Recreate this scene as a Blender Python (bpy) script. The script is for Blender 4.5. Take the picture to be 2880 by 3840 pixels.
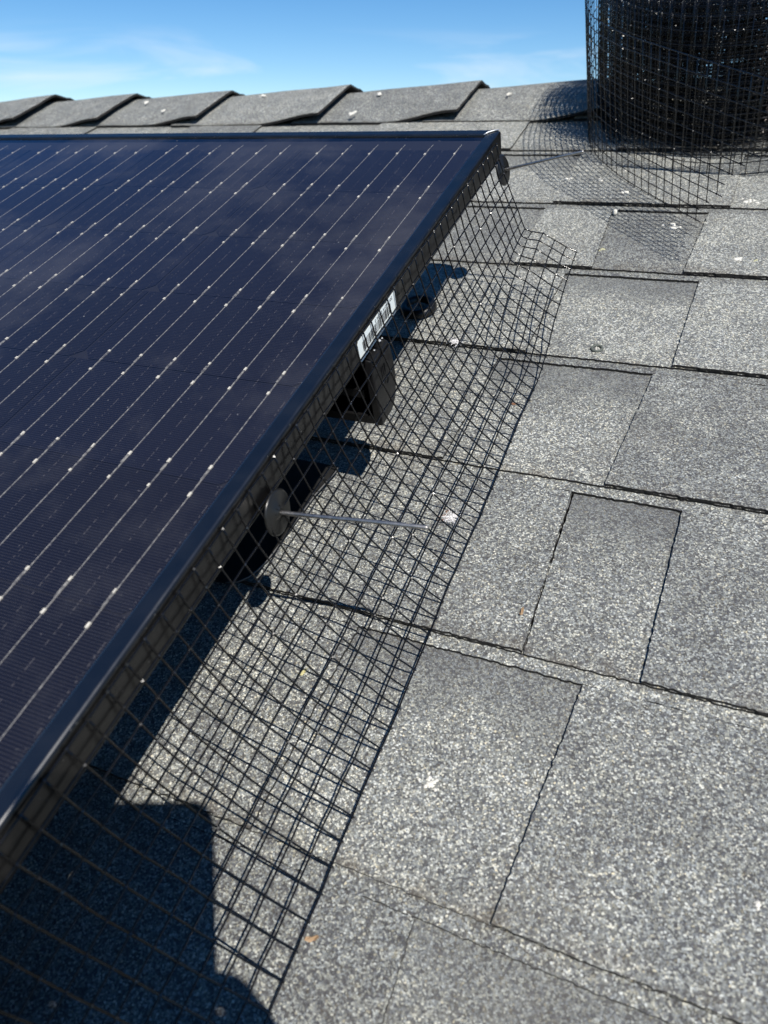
import bpy, bmesh, math, random
from mathutils import Vector, Matrix, noise

for o in list(bpy.data.objects):
    bpy.data.objects.remove(o, do_unlink=True)
scene = bpy.context.scene
COL = scene.collection
random.seed(7)

# ------------------------------------------------------------------ camera, sky, sun, exposure
PITCH = math.radians(21.4)                      # roof slope; everything is laid out in the roof's own frame
RW = Matrix.Rotation(PITCH, 4, 'X')             # x along the courses, y up the slope, z out of the slope
CAM = Vector((0.20926, -0.56588, 0.22182))
CX = Vector((0.91443, 0.37695, -0.14740))
CY = Vector((0.17987, -0.70470, -0.68632))      # picture down
CF = Vector((-0.36258, 0.60108, -0.71220))
SUN = Vector((0.505, -0.160, 1.0)).normalized() # towards the sun, roof frame
cd = bpy.data.cameras.new('camera')
cam = bpy.data.objects.new('camera', cd); COL.objects.link(cam)
m3 = Matrix((( CX.x, -CY.x, -CF.x), (CX.y, -CY.y, -CF.y), (CX.z, -CY.z, -CF.z))).to_4x4()
cam.matrix_world = RW @ (Matrix.Translation(CAM) @ m3)
cd.sensor_fit = 'AUTO'; cd.sensor_width = 36.0
cd.lens = 2749.0/3840.0*36.0
cd.clip_start = 0.003; cd.clip_end = 2000
cd.dof.use_dof = True; cd.dof.focus_distance = 0.50; cd.dof.aperture_fstop = 11.0
scene.camera = cam

SW = (RW.to_3x3() @ SUN).normalized()
sun_el = math.asin(SW.z); sun_rot = math.atan2(SW.x, SW.y)
w = bpy.data.worlds.new('World'); scene.world = w; w.use_nodes = True
nt = w.node_tree; nt.nodes.clear()
N = nt.nodes.new
out = N('ShaderNodeOutputWorld'); bg = N('ShaderNodeBackground')
sky = N('ShaderNodeTexSky'); sky.sky_type = 'NISHITA'; sky.sun_disc = False
sky.sun_elevation = sun_el; sky.sun_rotation = sun_rot
sky.altitude = 2000; sky.air_density = 1.0; sky.dust_density = 0.0; sky.ozone_density = 3.0
bg.inputs['Strength'].default_value = 0.090
hs = N('ShaderNodeHueSaturation'); hs.inputs['Saturation'].default_value = 1.30; hs.inputs['Value'].default_value = 1.0
nt.links.new(sky.outputs[0], hs.inputs['Color'])
# thin high cloud low over the horizon: wisps in the sky's own direction space
tc = N('ShaderNodeTexCoord'); mp = N('ShaderNodeMapping')
mp.inputs['Scale'].default_value = (2.4, 2.4, 17.0); mp.inputs['Location'].default_value = (9.66, 2.05, 2.2)
nz = N('ShaderNodeTexNoise'); nz.inputs['Scale'].default_value = 1.7; nz.inputs['Detail'].default_value = 5; nz.inputs['Roughness'].default_value = 0.55; nz.inputs['Distortion'].default_value = 0.6
cr = N('ShaderNodeValToRGB'); cr.color_ramp.elements[0].position = 0.55; cr.color_ramp.elements[1].position = 0.78
sx = N('ShaderNodeSeparateXYZ'); mr = N('ShaderNodeMapRange')
mr.inputs['From Min'].default_value = 0.125; mr.inputs['From Max'].default_value = 0.085
mu = N('ShaderNodeMath'); mu.operation = 'MULTIPLY'
mu2 = N('ShaderNodeMath'); mu2.operation = 'MULTIPLY'; mu2.inputs[1].default_value = 0.55
mx = N('ShaderNodeMixRGB'); mx.inputs['Color2'].default_value = (7.6, 8.4, 9.2, 1)
L = nt.links.new
L(tc.outputs['Generated'], mp.inputs['Vector']); L(mp.outputs[0], nz.inputs['Vector'])
L(nz.outputs['Fac'], cr.inputs['Fac']); L(tc.outputs['Generated'], sx.inputs[0]); L(sx.outputs['Z'], mr.inputs['Value'])
L(cr.outputs['Color'], mu.inputs[0]); L(mr.outputs[0], mu.inputs[1]); L(mu.outputs[0], mu2.inputs[0])
L(mu2.outputs[0], mx.inputs['Fac']); L(hs.outputs[0], mx.inputs['Color1']); L(mx.outputs[0], bg.inputs['Color'])
L(bg.outputs[0], out.inputs['Surface'])

sl = bpy.data.lights.new('sun', 'SUN'); sl.energy = 5.0; sl.angle = math.radians(0.5); sl.color = (1.0, 0.95, 0.87)
so = bpy.data.objects.new('sun', sl); COL.objects.link(so)
so.rotation_euler = SW.to_track_quat('Z', 'Y').to_euler(); so.location = (3, -3, 6)
scene.view_settings.view_transform = 'Standard'; scene.view_settings.look = 'None'
scene.view_settings.exposure = 0.40; scene.view_settings.gamma = 1.0; scene.view_settings.use_curve_mapping = False
scene.render.engine = 'CYCLES'

# ------------------------------------------------------------------ helpers
def top(o, label=None, cat=None, group=None, kind=None):
    """a top-level object: stands in the roof frame"""
    if label: o['label'] = label
    if cat: o['category'] = cat
    if group: o['group'] = group
    if kind: o['kind'] = kind
    return o
def empty(name, loc, label, cat, group=None):
    o = bpy.data.objects.new(name, None); COL.objects.link(o); o.empty_display_size = 0.02
    o.matrix_world = RW @ Matrix.Translation(Vector(loc))
    return top(o, label, cat, group)
def mesh(name, V, F, mats, parent=None, smooth=False, mi=None, loc=(0, 0, 0), uv=None):
    """V in the roof frame when top-level, in the parent's frame otherwise"""
    me = bpy.data.meshes.new(name)
    me.from_pydata([tuple(v) for v in V], [], F)
    for m in (mats if isinstance(mats, (list, tuple)) else [mats]): me.materials.append(m)
    if mi: me.polygons.foreach_set('material_index', mi)
    if smooth: me.polygons.foreach_set('use_smooth', [True]*len(me.polygons))
    if uv:
        lay = me.uv_layers.new(name='UVMap')
        for l in me.loops: lay.data[l.index].uv = uv[l.vertex_index]
    me.update()
    o = bpy.data.objects.new(name, me); COL.objects.link(o)
    if parent is not None:
        o.parent = parent; o.location = loc
    else:
        o.matrix_world = RW @ Matrix.Translation(Vector(loc))
    return o
def box(x0, x1, y0, y1, z0, z1, V=None, F=None):
    V = [] if V is None else V; F = [] if F is None else F
    b = len(V)
    V += [Vector(p) for p in ((x0,y0,z0),(x1,y0,z0),(x1,y1,z0),(x0,y1,z0),(x0,y0,z1),(x1,y0,z1),(x1,y1,z1),(x0,y1,z1))]
    F += [[b+i for i in f] for f in ((0,3,2,1),(4,5,6,7),(0,1,5,4),(1,2,6,5),(2,3,7,6),(3,0,4,7))]
    return V, F
def tube(pts, r, n=6, V=None, F=None, closed=False, cap=True):
    V = [] if V is None else V; F = [] if F is None else F
    b = len(V); pts = [Vector(p) for p in pts]; k = len(pts)
    ref = None
    for i, p in enumerate(pts):
        d = (pts[min(i+1, k-1)] - pts[max(i-1, 0)]).normalized()
        if ref is None:
            ref = d.orthogonal().normalized()
        ref = (ref - d*ref.dot(d)).normalized()
        s = d.cross(ref)
        rr = r[i] if isinstance(r, (list, tuple)) else r
        for j in range(n):
            a = 2*math.pi*j/n
            V.append(p + (ref*math.cos(a) + s*math.sin(a))*rr)
    for i in range(k-1):
        for j in range(n):
            F.append([b+i*n+j, b+i*n+(j+1)%n, b+(i+1)*n+(j+1)%n, b+(i+1)*n+j])
    if cap:
        F.append([b+j for j in range(n)][::-1]); F.append([b+(k-1)*n+j for j in range(n)])
    return V, F
def blob(c, r, V, F, turn=None):
    """small octahedral bead"""
    b = len(V); c = Vector(c)
    D = [Vector(d)*r for d in ((1,0,0),(0,1,0),(-1,0,0),(0,-1,0),(0,0,1),(0,0,-1))]
    if turn:
        m = Matrix.Rotation(turn.uniform(0, 6.28), 3, 'X') @ Matrix.Rotation(turn.uniform(0, 6.28), 3, 'Z'); D = [m @ d for d in D]
    V += [c+d for d in D]
    F += [[b+i for i in f] for f in ((0,1,4),(1,2,4),(2,3,4),(3,0,4),(1,0,5),(2,1,5),(3,2,5),(0,3,5))]
TURN = random.Random(99)
def bevel(o, wd, seg=2):
    md = o.modifiers.new('bevel', 'BEVEL'); md.width = wd; md.segments = seg; md.limit_method = 'ANGLE'; md.angle_limit = math.radians(40)
    for p in o.data.polygons: p.use_smooth = True
    md.harden_normals = True
    return o
def smoothstep(a, b, x):
    t = max(0.0, min(1.0, (x-a)/(b-a))); return t*t*(3-2*t)

# ------------------------------------------------------------------ materials
def mat(name):
    m = bpy.data.materials.new(name); m.use_nodes = True
    nt = m.node_tree; bs = nt.nodes['Principled BSDF']
    return m, nt, bs, nt.nodes.new, nt.links.new
def simple(name, col, rough=0.5, metal=0.0, spec=0.5, var=0.0, scale=200.0, bump=0.0):
    m, nt, bs, N, L = mat(name)
    bs.inputs['Base Color'].default_value = (*col, 1); bs.inputs['Roughness'].default_value = rough
    bs.inputs['Metallic'].default_value = metal; bs.inputs['Specular IOR Level'].default_value = spec
    if var or bump:
        t = N('ShaderNodeTexCoord'); n = N('ShaderNodeTexNoise'); n.inputs['Scale'].default_value = scale; n.inputs['Detail'].default_value = 4
        L(t.outputs['Object'], n.inputs['Vector'])
        if var:
            mxx = N('ShaderNodeMixRGB'); mxx.inputs['Color1'].default_value = tuple(c*(1-var) for c in col)+(1,); mxx.inputs['Color2'].default_value = tuple(min(1, c*(1+var)) for c in col)+(1,)
            L(n.outputs['Fac'], mxx.inputs['Fac']); L(mxx.outputs[0], bs.inputs['Base Color'])
            mrr = N('ShaderNodeMapRange'); mrr.inputs['To Min'].default_value = max(0.05, rough-0.12); mrr.inputs['To Max'].default_value = min(1, rough+0.12)
            L(n.outputs['Fac'], mrr.inputs['Value']); L(mrr.outputs[0], bs.inputs['Roughness'])
        if bump:
            b = N('ShaderNodeBump'); b.inputs['Strength'].default_value = bump; b.inputs['Distance'].default_value = 0.001
            L(n.outputs['Fac'], b.inputs['Height']); L(b.outputs[0], bs.inputs['Normal'])
    return m

def granule_material(name, band):
    m, nt, bs, N, L = mat(name)
    t = N('ShaderNodeTexCoord')
    # wobble the lookup a little so cells are angular crumbs rather than a lattice
    v = N('ShaderNodeTexVoronoi'); v.inputs['Scale'].default_value = 1060; v.inputs['Randomness'].default_value = 1.0
    st = N('ShaderNodeMapping'); st.inputs['Scale'].default_value = (1.0, 1.0, 0.35)
    L(t.outputs['Object'], st.inputs['Vector']); L(st.outputs[0], v.inputs['Vector'])
    sep = N('ShaderNodeSeparateColor'); L(v.outputs['Color'], sep.inputs[0])
    # slow patches shift the blend of light and dark granules
    pn = N('ShaderNodeTexNoise'); pn.inputs['Scale'].default_value = 34; pn.inputs['Detail'].default_value = 5; pn.inputs['Roughness'].default_value = 0.6
    L(t.outputs['Object'], pn.inputs['Vector'])
    ob = N('ShaderNodeObjectInfo')
    sh = N('ShaderNodeMath'); sh.operation = 'MULTIPLY_ADD'; sh.inputs[1].default_value = 0.50; sh.inputs[2].default_value = -0.25
    L(pn.outputs['Fac'], sh.inputs[0])
    a1 = N('ShaderNodeMath'); a1.operation = 'ADD'; L(sep.outputs[0], a1.inputs[0]); L(sh.outputs[0], a1.inputs[1])
    rs = N('ShaderNodeMath'); rs.operation = 'MULTIPLY_ADD'; rs.inputs[1].default_value = 0.22; rs.inputs[2].default_value = -0.11
    L(ob.outputs['Random'], rs.inputs[0])
    a2 = N('ShaderNodeMath'); a2.operation = 'ADD'; L(a1.outputs[0], a2.inputs[0]); L(rs.outputs[0], a2.inputs[1])
    last = a2
    if band:
        uv = N('ShaderNodeUVMap'); uv.uv_map = 'UVMap'; su = N('ShaderNodeSeparateXYZ'); L(uv.outputs[0], su.inputs[0])
        bn = N('ShaderNodeTexNoise'); bn.inputs['Scale'].default_value = 60; bn.inputs['Detail'].default_value = 3; L(t.outputs['Object'], bn.inputs['Vector'])
        ad = N('ShaderNodeMath'); ad.operation = 'MULTIPLY_ADD'; ad.inputs[1].default_value = 0.35; ad.inputs[2].default_value = -0.17; L(bn.outputs['Fac'], ad.inputs[0])
        a3 = N('ShaderNodeMath'); a3.operation = 'ADD'; L(su.outputs['Y'], a3.inputs[0]); L(ad.outputs[0], a3.inputs[1])
        mr = N('ShaderNodeMapRange'); mr.interpolation_type = 'SMOOTHSTEP'; mr.inputs['From Min'].default_value = 0.50; mr.inputs['From Max'].default_value = 0.92; L(a3.outputs[0], mr.inputs['Value'])
        pb = N('ShaderNodeTexNoise'); pb.inputs['Scale'].default_value = 6.5; pb.inputs['Detail'].default_value = 1; L(t.outputs['Object'], pb.inputs['Vector'])
        pm = N('ShaderNodeMapRange'); pm.inputs['From Min'].default_value = .36; pm.inputs['From Max'].default_value = .60; pm.inputs['To Min'].default_value = -0.50; pm.inputs['To Max'].default_value = -0.28; L(pb.outputs['Fac'], pm.inputs['Value'])
        kk = N('ShaderNodeMath'); kk.operation = 'MULTIPLY_ADD'; kk.inputs[2].default_value = 1.0; L(mr.outputs[0], kk.inputs[0]); L(pm.outputs[0], kk.inputs[1])
        a4 = N('ShaderNodeMath'); a4.operation = 'MULTIPLY'; L(last.outputs[0], a4.inputs[0]); L(kk.outputs[0], a4.inputs[1]); last = a4
    cr = N('ShaderNodeValToRGB'); e = cr.color_ramp
    e.interpolation = 'LINEAR'
    stops = [(0.0, (0.070,0.069,0.072)), (0.18, (0.102,0.103,0.105)), (0.40, (0.164,0.169,0.165)), (0.60, (0.222,0.232,0.220)), (0.76, (0.292,0.302,0.282)), (0.90, (0.395,0.402,0.366)), (1.0, (0.60,0.595,0.53))]
    e.elements[0].position = 0; e.elements[0].color = (*stops[0][1], 1)
    e.elements[1].position = 1; e.elements[1].color = (*stops[-1][1], 1)
    for p, c in stops[1:-1]:
        q = e.elements.new(p); q.color = (*c, 1)
    L(last.outputs[0], cr.inputs['Fac'])
    # a few tan and green-grey crumbs
    gt = N('ShaderNodeMath'); gt.operation = 'GREATER_THAN'; gt.inputs[1].default_value = 0.955; L(sep.outputs[1], gt.inputs[0])
    tn = N('ShaderNodeMixRGB'); tn.blend_type = 'MULTIPLY'; tn.inputs['Color2'].default_value = (1.05, 0.97, 0.84, 1); L(gt.outputs[0], tn.inputs['Fac']); L(cr.outputs[0], tn.inputs['Color1'])
    hm = N('ShaderNodeMixRGB'); hm.inputs['Color1'].default_value = (0.93, 0.975, 1.07, 1); hm.inputs['Color2'].default_value = (1.045, 1.015, 0.94, 1); L(sep.outputs[2], hm.inputs['Fac'])
    hx = N('ShaderNodeMixRGB'); hx.blend_type = 'MULTIPLY'; hx.inputs['Fac'].default_value = 1.0; L(tn.outputs[0], hx.inputs['Color1']); L(hm.outputs[0], hx.inputs['Color2'])
    v2 = N('ShaderNodeTexVoronoi'); v2.inputs['Scale'].default_value = 2300; L(t.outputs['Object'], v2.inputs['Vector']); s2 = N('ShaderNodeSeparateColor'); L(v2.outputs['Color'], s2.inputs[0])
    g2 = N('ShaderNodeMapRange'); g2.inputs['To Min'].default_value = .72; g2.inputs['To Max'].default_value = 1.25; L(s2.outputs[0], g2.inputs['Value'])
    hy = N('ShaderNodeMixRGB'); hy.blend_type = 'MULTIPLY'; hy.inputs['Fac'].default_value = 1.0; L(hx.outputs[0], hy.inputs['Color1']); L(g2.outputs[0], hy.inputs['Color2'])
    tn = hy
    # bare asphalt between crumbs
    de = N('ShaderNodeTexVoronoi'); de.feature = 'DISTANCE_TO_EDGE'; de.inputs['Scale'].default_value = 1060; L(st.outputs[0], de.inputs['Vector'])
    em = N('ShaderNodeMapRange'); em.inputs['From Max'].default_value = 0.10; em.inputs['To Min'].default_value = 0.42; L(de.outputs[0], em.inputs['Value'])
    ml = N('ShaderNodeMixRGB'); ml.blend_type = 'MULTIPLY'; ml.inputs['Fac'].default_value = 1.0; L(tn.outputs[0], ml.inputs['Color1']); L(em.outputs[0], ml.inputs['Color2'])
    # dusty brownish film in places
    dn = N('ShaderNodeTexNoise'); dn.inputs['Scale'].default_value = 11; dn.inputs['Detail'].default_value = 6; L(t.outputs['Object'], dn.inputs['Vector'])
    dm = N('ShaderNodeMapRange'); dm.inputs['From Min'].default_value = 0.55; dm.inputs['From Max'].default_value = 0.8; dm.inputs['To Max'].default_value = 0.14; L(dn.outputs['Fac'], dm.inputs['Value'])
    dx = N('ShaderNodeMixRGB'); dx.inputs['Color2'].default_value = (0.23, 0.20, 0.155, 1); L(dm.outputs[0], dx.inputs['Fac']); L(ml.outputs[0], dx.inputs['Color1'])
    # brown dirt gathered along the butt joints
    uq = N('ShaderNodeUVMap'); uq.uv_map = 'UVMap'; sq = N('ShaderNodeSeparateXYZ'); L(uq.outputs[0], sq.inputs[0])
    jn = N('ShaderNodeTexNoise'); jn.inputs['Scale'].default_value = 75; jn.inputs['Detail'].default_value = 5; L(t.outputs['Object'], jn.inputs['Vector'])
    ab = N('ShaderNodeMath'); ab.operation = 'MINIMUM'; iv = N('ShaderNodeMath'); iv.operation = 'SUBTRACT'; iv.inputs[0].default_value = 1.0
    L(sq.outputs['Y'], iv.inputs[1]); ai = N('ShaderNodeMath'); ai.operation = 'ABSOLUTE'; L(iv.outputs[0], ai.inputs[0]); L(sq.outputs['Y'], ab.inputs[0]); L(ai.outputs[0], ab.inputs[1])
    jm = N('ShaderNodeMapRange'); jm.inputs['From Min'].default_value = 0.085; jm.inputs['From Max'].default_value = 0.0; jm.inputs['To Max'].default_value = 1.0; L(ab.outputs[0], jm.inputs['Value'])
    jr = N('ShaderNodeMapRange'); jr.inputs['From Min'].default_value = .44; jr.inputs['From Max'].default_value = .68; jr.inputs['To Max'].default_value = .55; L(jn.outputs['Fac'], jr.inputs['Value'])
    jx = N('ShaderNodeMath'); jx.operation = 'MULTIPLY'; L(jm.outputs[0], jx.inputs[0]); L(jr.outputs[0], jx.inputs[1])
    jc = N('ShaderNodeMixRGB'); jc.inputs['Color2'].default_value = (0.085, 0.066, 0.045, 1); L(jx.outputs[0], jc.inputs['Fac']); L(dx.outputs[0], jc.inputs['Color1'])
    L(jc.outputs[0], bs.inputs['Base Color'])
    bs.inputs['Roughness'].default_value = 0.72; bs.inputs['Specular IOR Level'].default_value = 0.35
    # relief: each crumb stands up by its own amount, plus slow waviness of the sheet
    h1 = N('ShaderNodeMath'); h1.operation = 'MULTIPLY_ADD'; h1.inputs[1].default_value = 0.7; L(em.outputs[0], h1.inputs[0]); L(sep.outputs[2], h1.inputs[2])
    b1 = N('ShaderNodeBump'); b1.inputs['Strength'].default_value = 0.75; b1.inputs['Distance'].default_value = 0.0005; L(h1.outputs[0], b1.inputs['Height'])
    wn = N('ShaderNodeTexNoise'); wn.inputs['Scale'].default_value = 26; wn.inputs['Detail'].default_value = 3; L(t.outputs['Object'], wn.inputs['Vector'])
    b2 = N('ShaderNodeBump'); b2.inputs['Strength'].default_value = 0.35; b2.inputs['Distance'].default_value = 0.004; L(wn.outputs['Fac'], b2.inputs['Height']); L(b1.outputs[0], b2.inputs['Normal'])
    L(b2.outputs[0], bs.inputs['Normal'])
    return m
M_GRAN = granule_material('shingle granules', False)
M_BAND = granule_material('shingle granules with dark head band', True)
M_EDGE = simple('asphalt edge', (0.013, 0.012, 0.011), 0.9, var=0.8, scale=900, bump=0.8)
M_WIRE = simple('black vinyl wire', (0.0030, 0.0030, 0.0036), 0.15, spec=0.42)
M_WELD = simple('vinyl drip at a weld', (0.006, 0.006, 0.007), 0.33, spec=1.0)
M_RAIL = simple('black anodised frame top', (0.004, 0.004, 0.0048), 0.26, spec=0.5, var=0.4, scale=60, bump=0.02)
M_RAIL.node_tree.nodes['Principled BSDF'].inputs['IOR'].default_value = 2.1
def frame_material():
    m, nt, bs, N, L = mat('black anodised frame')
    t = N('ShaderNodeTexCoord'); n = N('ShaderNodeTexNoise'); n.inputs['Scale'].default_value = 40; n.inputs['Detail'].default_value = 6
    L(t.outputs['Object'], n.inputs['Vector'])
    c = N('ShaderNodeValToRGB'); c.color_ramp.elements[0].color = (0.0030,0.0030,0.0034,1); c.color_ramp.elements[1].color = (0.0085,0.0082,0.0080,1); c.color_ramp.elements[0].position = .35; c.color_ramp.elements[1].position = .75
    L(n.outputs['Fac'], c.inputs['Fac'])
    # pale scuffs and dust specks
    n2 = N('ShaderNodeTexNoise'); n2.inputs['Scale'].default_value = 750; n2.inputs['Detail'].default_value = 2; L(t.outputs['Object'], n2.inputs['Vector'])
    g = N('ShaderNodeMapRange'); g.inputs['From Min'].default_value = .70; g.inputs['From Max'].default_value = .78; g.inputs['To Max'].default_value = .5; L(n2.outputs['Fac'], g.inputs['Value'])
    x = N('ShaderNodeMixRGB'); x.inputs['Color2'].default_value = (.28,.28,.27,1); L(g.outputs[0], x.inputs['Fac']); L(c.outputs[0], x.inputs['Color1']); L(x.outputs[0], bs.inputs['Base Color'])
    r = N('ShaderNodeMapRange'); r.inputs['To Min'].default_value = .22; r.inputs['To Max'].default_value = .36; L(n.outputs['Fac'], r.inputs['Value']); L(r.outputs[0], bs.inputs['Roughness'])
    bs.inputs['IOR'].default_value = 1.50
    return m
M_FRAME = frame_material()
M_BLACK = simple('black plastic', (0.006, 0.006, 0.0065), 0.34, spec=.35, var=0.3, scale=300, bump=0.1)
M_STEEL = simple('bare steel pin', (0.42, 0.40, 0.38), 0.42, metal=1.0, var=0.15, scale=400)
M_DISC = simple('grey coated washer', (0.009, 0.009, 0.0085), 0.34, metal=0.0, var=0.3, scale=250, bump=0.05)
M_WHITE = simple('bird lime', (0.60, 0.585, 0.53), 0.8, var=0.12, scale=700, bump=0.5)
M_LICHEN = simple('pale yellow lichen', (0.42, 0.41, 0.26), 0.9, var=0.35, scale=900, bump=0.6)
M_LEAF = simple('dry leaf scrap', (0.30, 0.20, 0.115), 0.7, var=0.35, scale=500)
M_YLEAF = simple('yellow leaf scrap', (0.42, 0.38, 0.19), 0.7, var=0.2, scale=500)
M_DOWN = simple('white down', (0.72, 0.71, 0.72), 0.8)
M_RUST = simple('brown crumbs', (0.16, 0.075, 0.040), 0.85, var=0.4, scale=800)
M_RUBBER = simple('grey rubber', (0.075, 0.085, 0.075), 0.7, var=0.2, scale=500)
M_STICK = simple('white label stock', (0.70, 0.76, 0.76), 0.45)
M_INK = simple('black print', (0.02, 0.02, 0.025), 0.6)
M_FLASH = simple('black painted flashing', (0.012, 0.012, 0.012), 0.4, var=0.3, scale=120)
M_SWARF = simple('aluminium swarf', (.62, .63, .64), .35, metal=.4)
M_MITRE = simple('bright cut aluminium', (0.55, 0.56, 0.57), 0.4, metal=0.7)

def cell_material():
    m, nt, bs, N, L = mat('silicon cell')
    t = N('ShaderNodeTexCoord'); s = N('ShaderNodeSeparateXYZ'); L(t.outputs['Object'], s.inputs[0])
    def math_(op, a=None, b=None, c=None):
        q = N('ShaderNodeMath'); q.operation = op
        for i, z in enumerate((a, b, c)):
            if z is None: continue
            if isinstance(z, (int, float)): q.inputs[i].default_value = z
            else: L(z, q.inputs[i])
        return q.outputs[0]
    # printed silver fingers across the cell
    fy = math_('FRACT', math_('MULTIPLY', s.outputs['Y'], 1/0.00155))
    fd = math_('ABSOLUTE', math_('SUBTRACT', fy, 0.5))
    fing = math_('LESS_THAN', fd, 0.055)
    # rows of short printed dashes half way between the ribbons
    fx = math_('ABSOLUTE', math_('SUBTRACT', math_('FRACT', math_('ADD', math_('MULTIPLY', s.outputs['X'], 1/0.02455), 0.0)), 0.5))
    dash_x = math_('GREATER_THAN', fx, 0.5-0.008)
    dn = N('ShaderNodeTexNoise'); dn.inputs['Scale'].default_value = 520; dn.inputs['Detail'].default_value = 1; L(t.outputs['Object'], dn.inputs['Vector'])
    dash_y = math_('GREATER_THAN', dn.outputs['Fac'], 0.53)
    dash = math_('MULTIPLY', dash_x, dash_y)
    oi = N('ShaderNodeObjectInfo')
    base = N('ShaderNodeMixRGB'); base.inputs['Color1'].default_value = (0.0042, 0.0042, 0.0085, 1); base.inputs['Color2'].default_value = (0.0050, 0.0060, 0.0150, 1)
    L(oi.outputs['Random'], base.inputs['Fac'])
    c1 = N('ShaderNodeMixRGB'); c1.inputs['Color2'].default_value = (0.052, 0.052, 0.064, 1); L(math_('MULTIPLY', fing, 0.75), c1.inputs['Fac']); L(base.outputs[0], c1.inputs['Color1'])
    c2 = N('ShaderNodeMixRGB'); c2.inputs['Color2'].default_value = (0.22, 0.21, 0.22, 1); L(math_('MULTIPLY', dash, 0.33), c2.inputs['Fac']); L(c1.outputs[0], c2.inputs['Color1'])
    L(c2.outputs[0], bs.inputs['Base Color']); bs.inputs['Roughness'].default_value = 0.5; bs.inputs['Specular IOR Level'].default_value = 0.3
    return m
M_CELL = cell_material()
M_BACK = simple('black backsheet', (0.010, 0.010, 0.016), 0.6)
def ribbon_material():
    m, nt, bs, N, L = mat('tinned ribbon')
    t = N('ShaderNodeTexCoord'); n = N('ShaderNodeTexNoise'); n.inputs['Scale'].default_value = 420; n.inputs['Detail'].default_value = 3
    L(t.outputs['Object'], n.inputs['Vector'])
    c = N('ShaderNodeValToRGB'); c.color_ramp.elements[0].position = .36; c.color_ramp.elements[0].color = (.10,.10,.115,1); c.color_ramp.elements[1].position = .68; c.color_ramp.elements[1].color = (.40,.40,.395,1)
    L(n.outputs['Fac'], c.inputs['Fac']); L(c.outputs[0], bs.inputs['Base Color']); bs.inputs['Roughness'].default_value = .5
    return m
M_RIB = ribbon_material()
M_PAD = simple('solder', (0.62, 0.61, 0.57), 0.45, var=0.25, scale=900, bump=0.6)
def glass_material():
    m, nt, bs, N, L = mat('solar glass')
    nt.nodes.remove(bs); o = nt.nodes['Material Output']
    tr = N('ShaderNodeBsdfTransparent'); gl = N('ShaderNodeBsdfGlossy'); gl.inputs['Roughness'].default_value = 0.14
    fr = N('ShaderNodeFresnel'); fr.inputs['IOR'].default_value = 1.62; gl.inputs['Color'].default_value = (.60, .80, 1.0, 1)
    t = N('ShaderNodeTexCoord')
    bn = N('ShaderNodeTexNoise'); bn.inputs['Scale'].default_value = 900; bn.inputs['Detail'].default_value = 1; L(t.outputs['Object'], bn.inputs['Vector'])
    bu = N('ShaderNodeBump'); bu.inputs['Strength'].default_value = .12; bu.inputs['Distance'].default_value = .0004; L(bn.outputs['Fac'], bu.inputs['Height']); L(bu.outputs[0], gl.inputs['Normal'])
    mx = N('ShaderNodeMixShader'); L(fr.outputs[0], mx.inputs[0]); L(tr.outputs[0], mx.inputs[1]); L(gl.outputs[0], mx.inputs[2])
    # dust film: streaky noise and specks
    df = N('ShaderNodeBsdfDiffuse'); df.inputs['Color'].default_value = (.42,.41,.42,1)
    n1 = N('ShaderNodeTexNoise'); n1.inputs['Scale'].default_value = 7; n1.inputs['Detail'].default_value = 8; n1.inputs['Roughness'].default_value = .65; L(t.outputs['Object'], n1.inputs['Vector'])
    r1 = N('ShaderNodeMapRange'); r1.inputs['From Min'].default_value = .48; r1.inputs['From Max'].default_value = .76; r1.inputs['To Min'].default_value = .002; r1.inputs['To Max'].default_value = .075; L(n1.outputs['Fac'], r1.inputs['Value'])
    n2 = N('ShaderNodeTexNoise'); n2.inputs['Scale'].default_value = 420; n2.inputs['Detail'].default_value = 2; L(t.outputs['Object'], n2.inputs['Vector'])
    r2 = N('ShaderNodeMapRange'); r2.inputs['From Min'].default_value = .735; r2.inputs['From Max'].default_value = .80; r2.inputs['To Max'].default_value = .35; L(n2.outputs['Fac'], r2.inputs['Value'])
    ad = N('ShaderNodeMath'); ad.operation = 'ADD'; L(r1.outputs[0], ad.inputs[0]); L(r2.outputs[0], ad.inputs[1])
    m2 = N('ShaderNodeMixShader'); L(ad.outputs[0], m2.inputs[0]); L(mx.outputs[0], m2.inputs[1]); L(df.outputs[0], m2.inputs[2])
    L(m2.outputs[0], o.inputs['Surface'])
    return m
M_GLASS = glass_material()

# ------------------------------------------------------------------ ground far below, roof decks
ROOF = -0.130                     # top of an exposed shingle at its butt
EXP = 0.1372
M_GROUND = simple('lawn and earth', (0.075, 0.085, 0.045), 0.95, var=0.4, scale=0.6)
gm = bpy.data.meshes.new('ground'); gm.from_pydata([(-700,-700,-4.5),(700,-700,-4.5),(700,700,-4.5),(-700,700,-4.5)], [], [[0,1,2,3]]); gm.materials.append(M_GROUND)
go = bpy.data.objects.new('ground', gm); COL.objects.link(go); go['kind'] = 'structure'
CREST_Y = 0.545
roof = bpy.data.objects.new('roof', None); COL.objects.link(roof); roof.matrix_world = RW.copy(); roof['kind'] = 'structure'; roof.empty_display_size = .05
V, F = box(-5, 5, -4.0, CREST_Y, ROOF-0.03, ROOF-0.0085)
deck = mesh('roof_deck', V, F, M_EDGE, roof)
a = -2*PITCH
def back(y, z):                   # a point of the far slope, y beyond the crest
    yy = y-CREST_Y; zz = z-(ROOF-0.004)
    return (CREST_Y + yy*math.cos(a) - zz*math.sin(a), ROOF-0.004 + yy*math.sin(a) + zz*math.cos(a))
V, F = box(-5, 5, CREST_Y, CREST_Y+4.0, ROOF-0.034, ROOF-0.004)
V = [Vector((v.x, *back(v.y, v.z))) for v in V]
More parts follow.
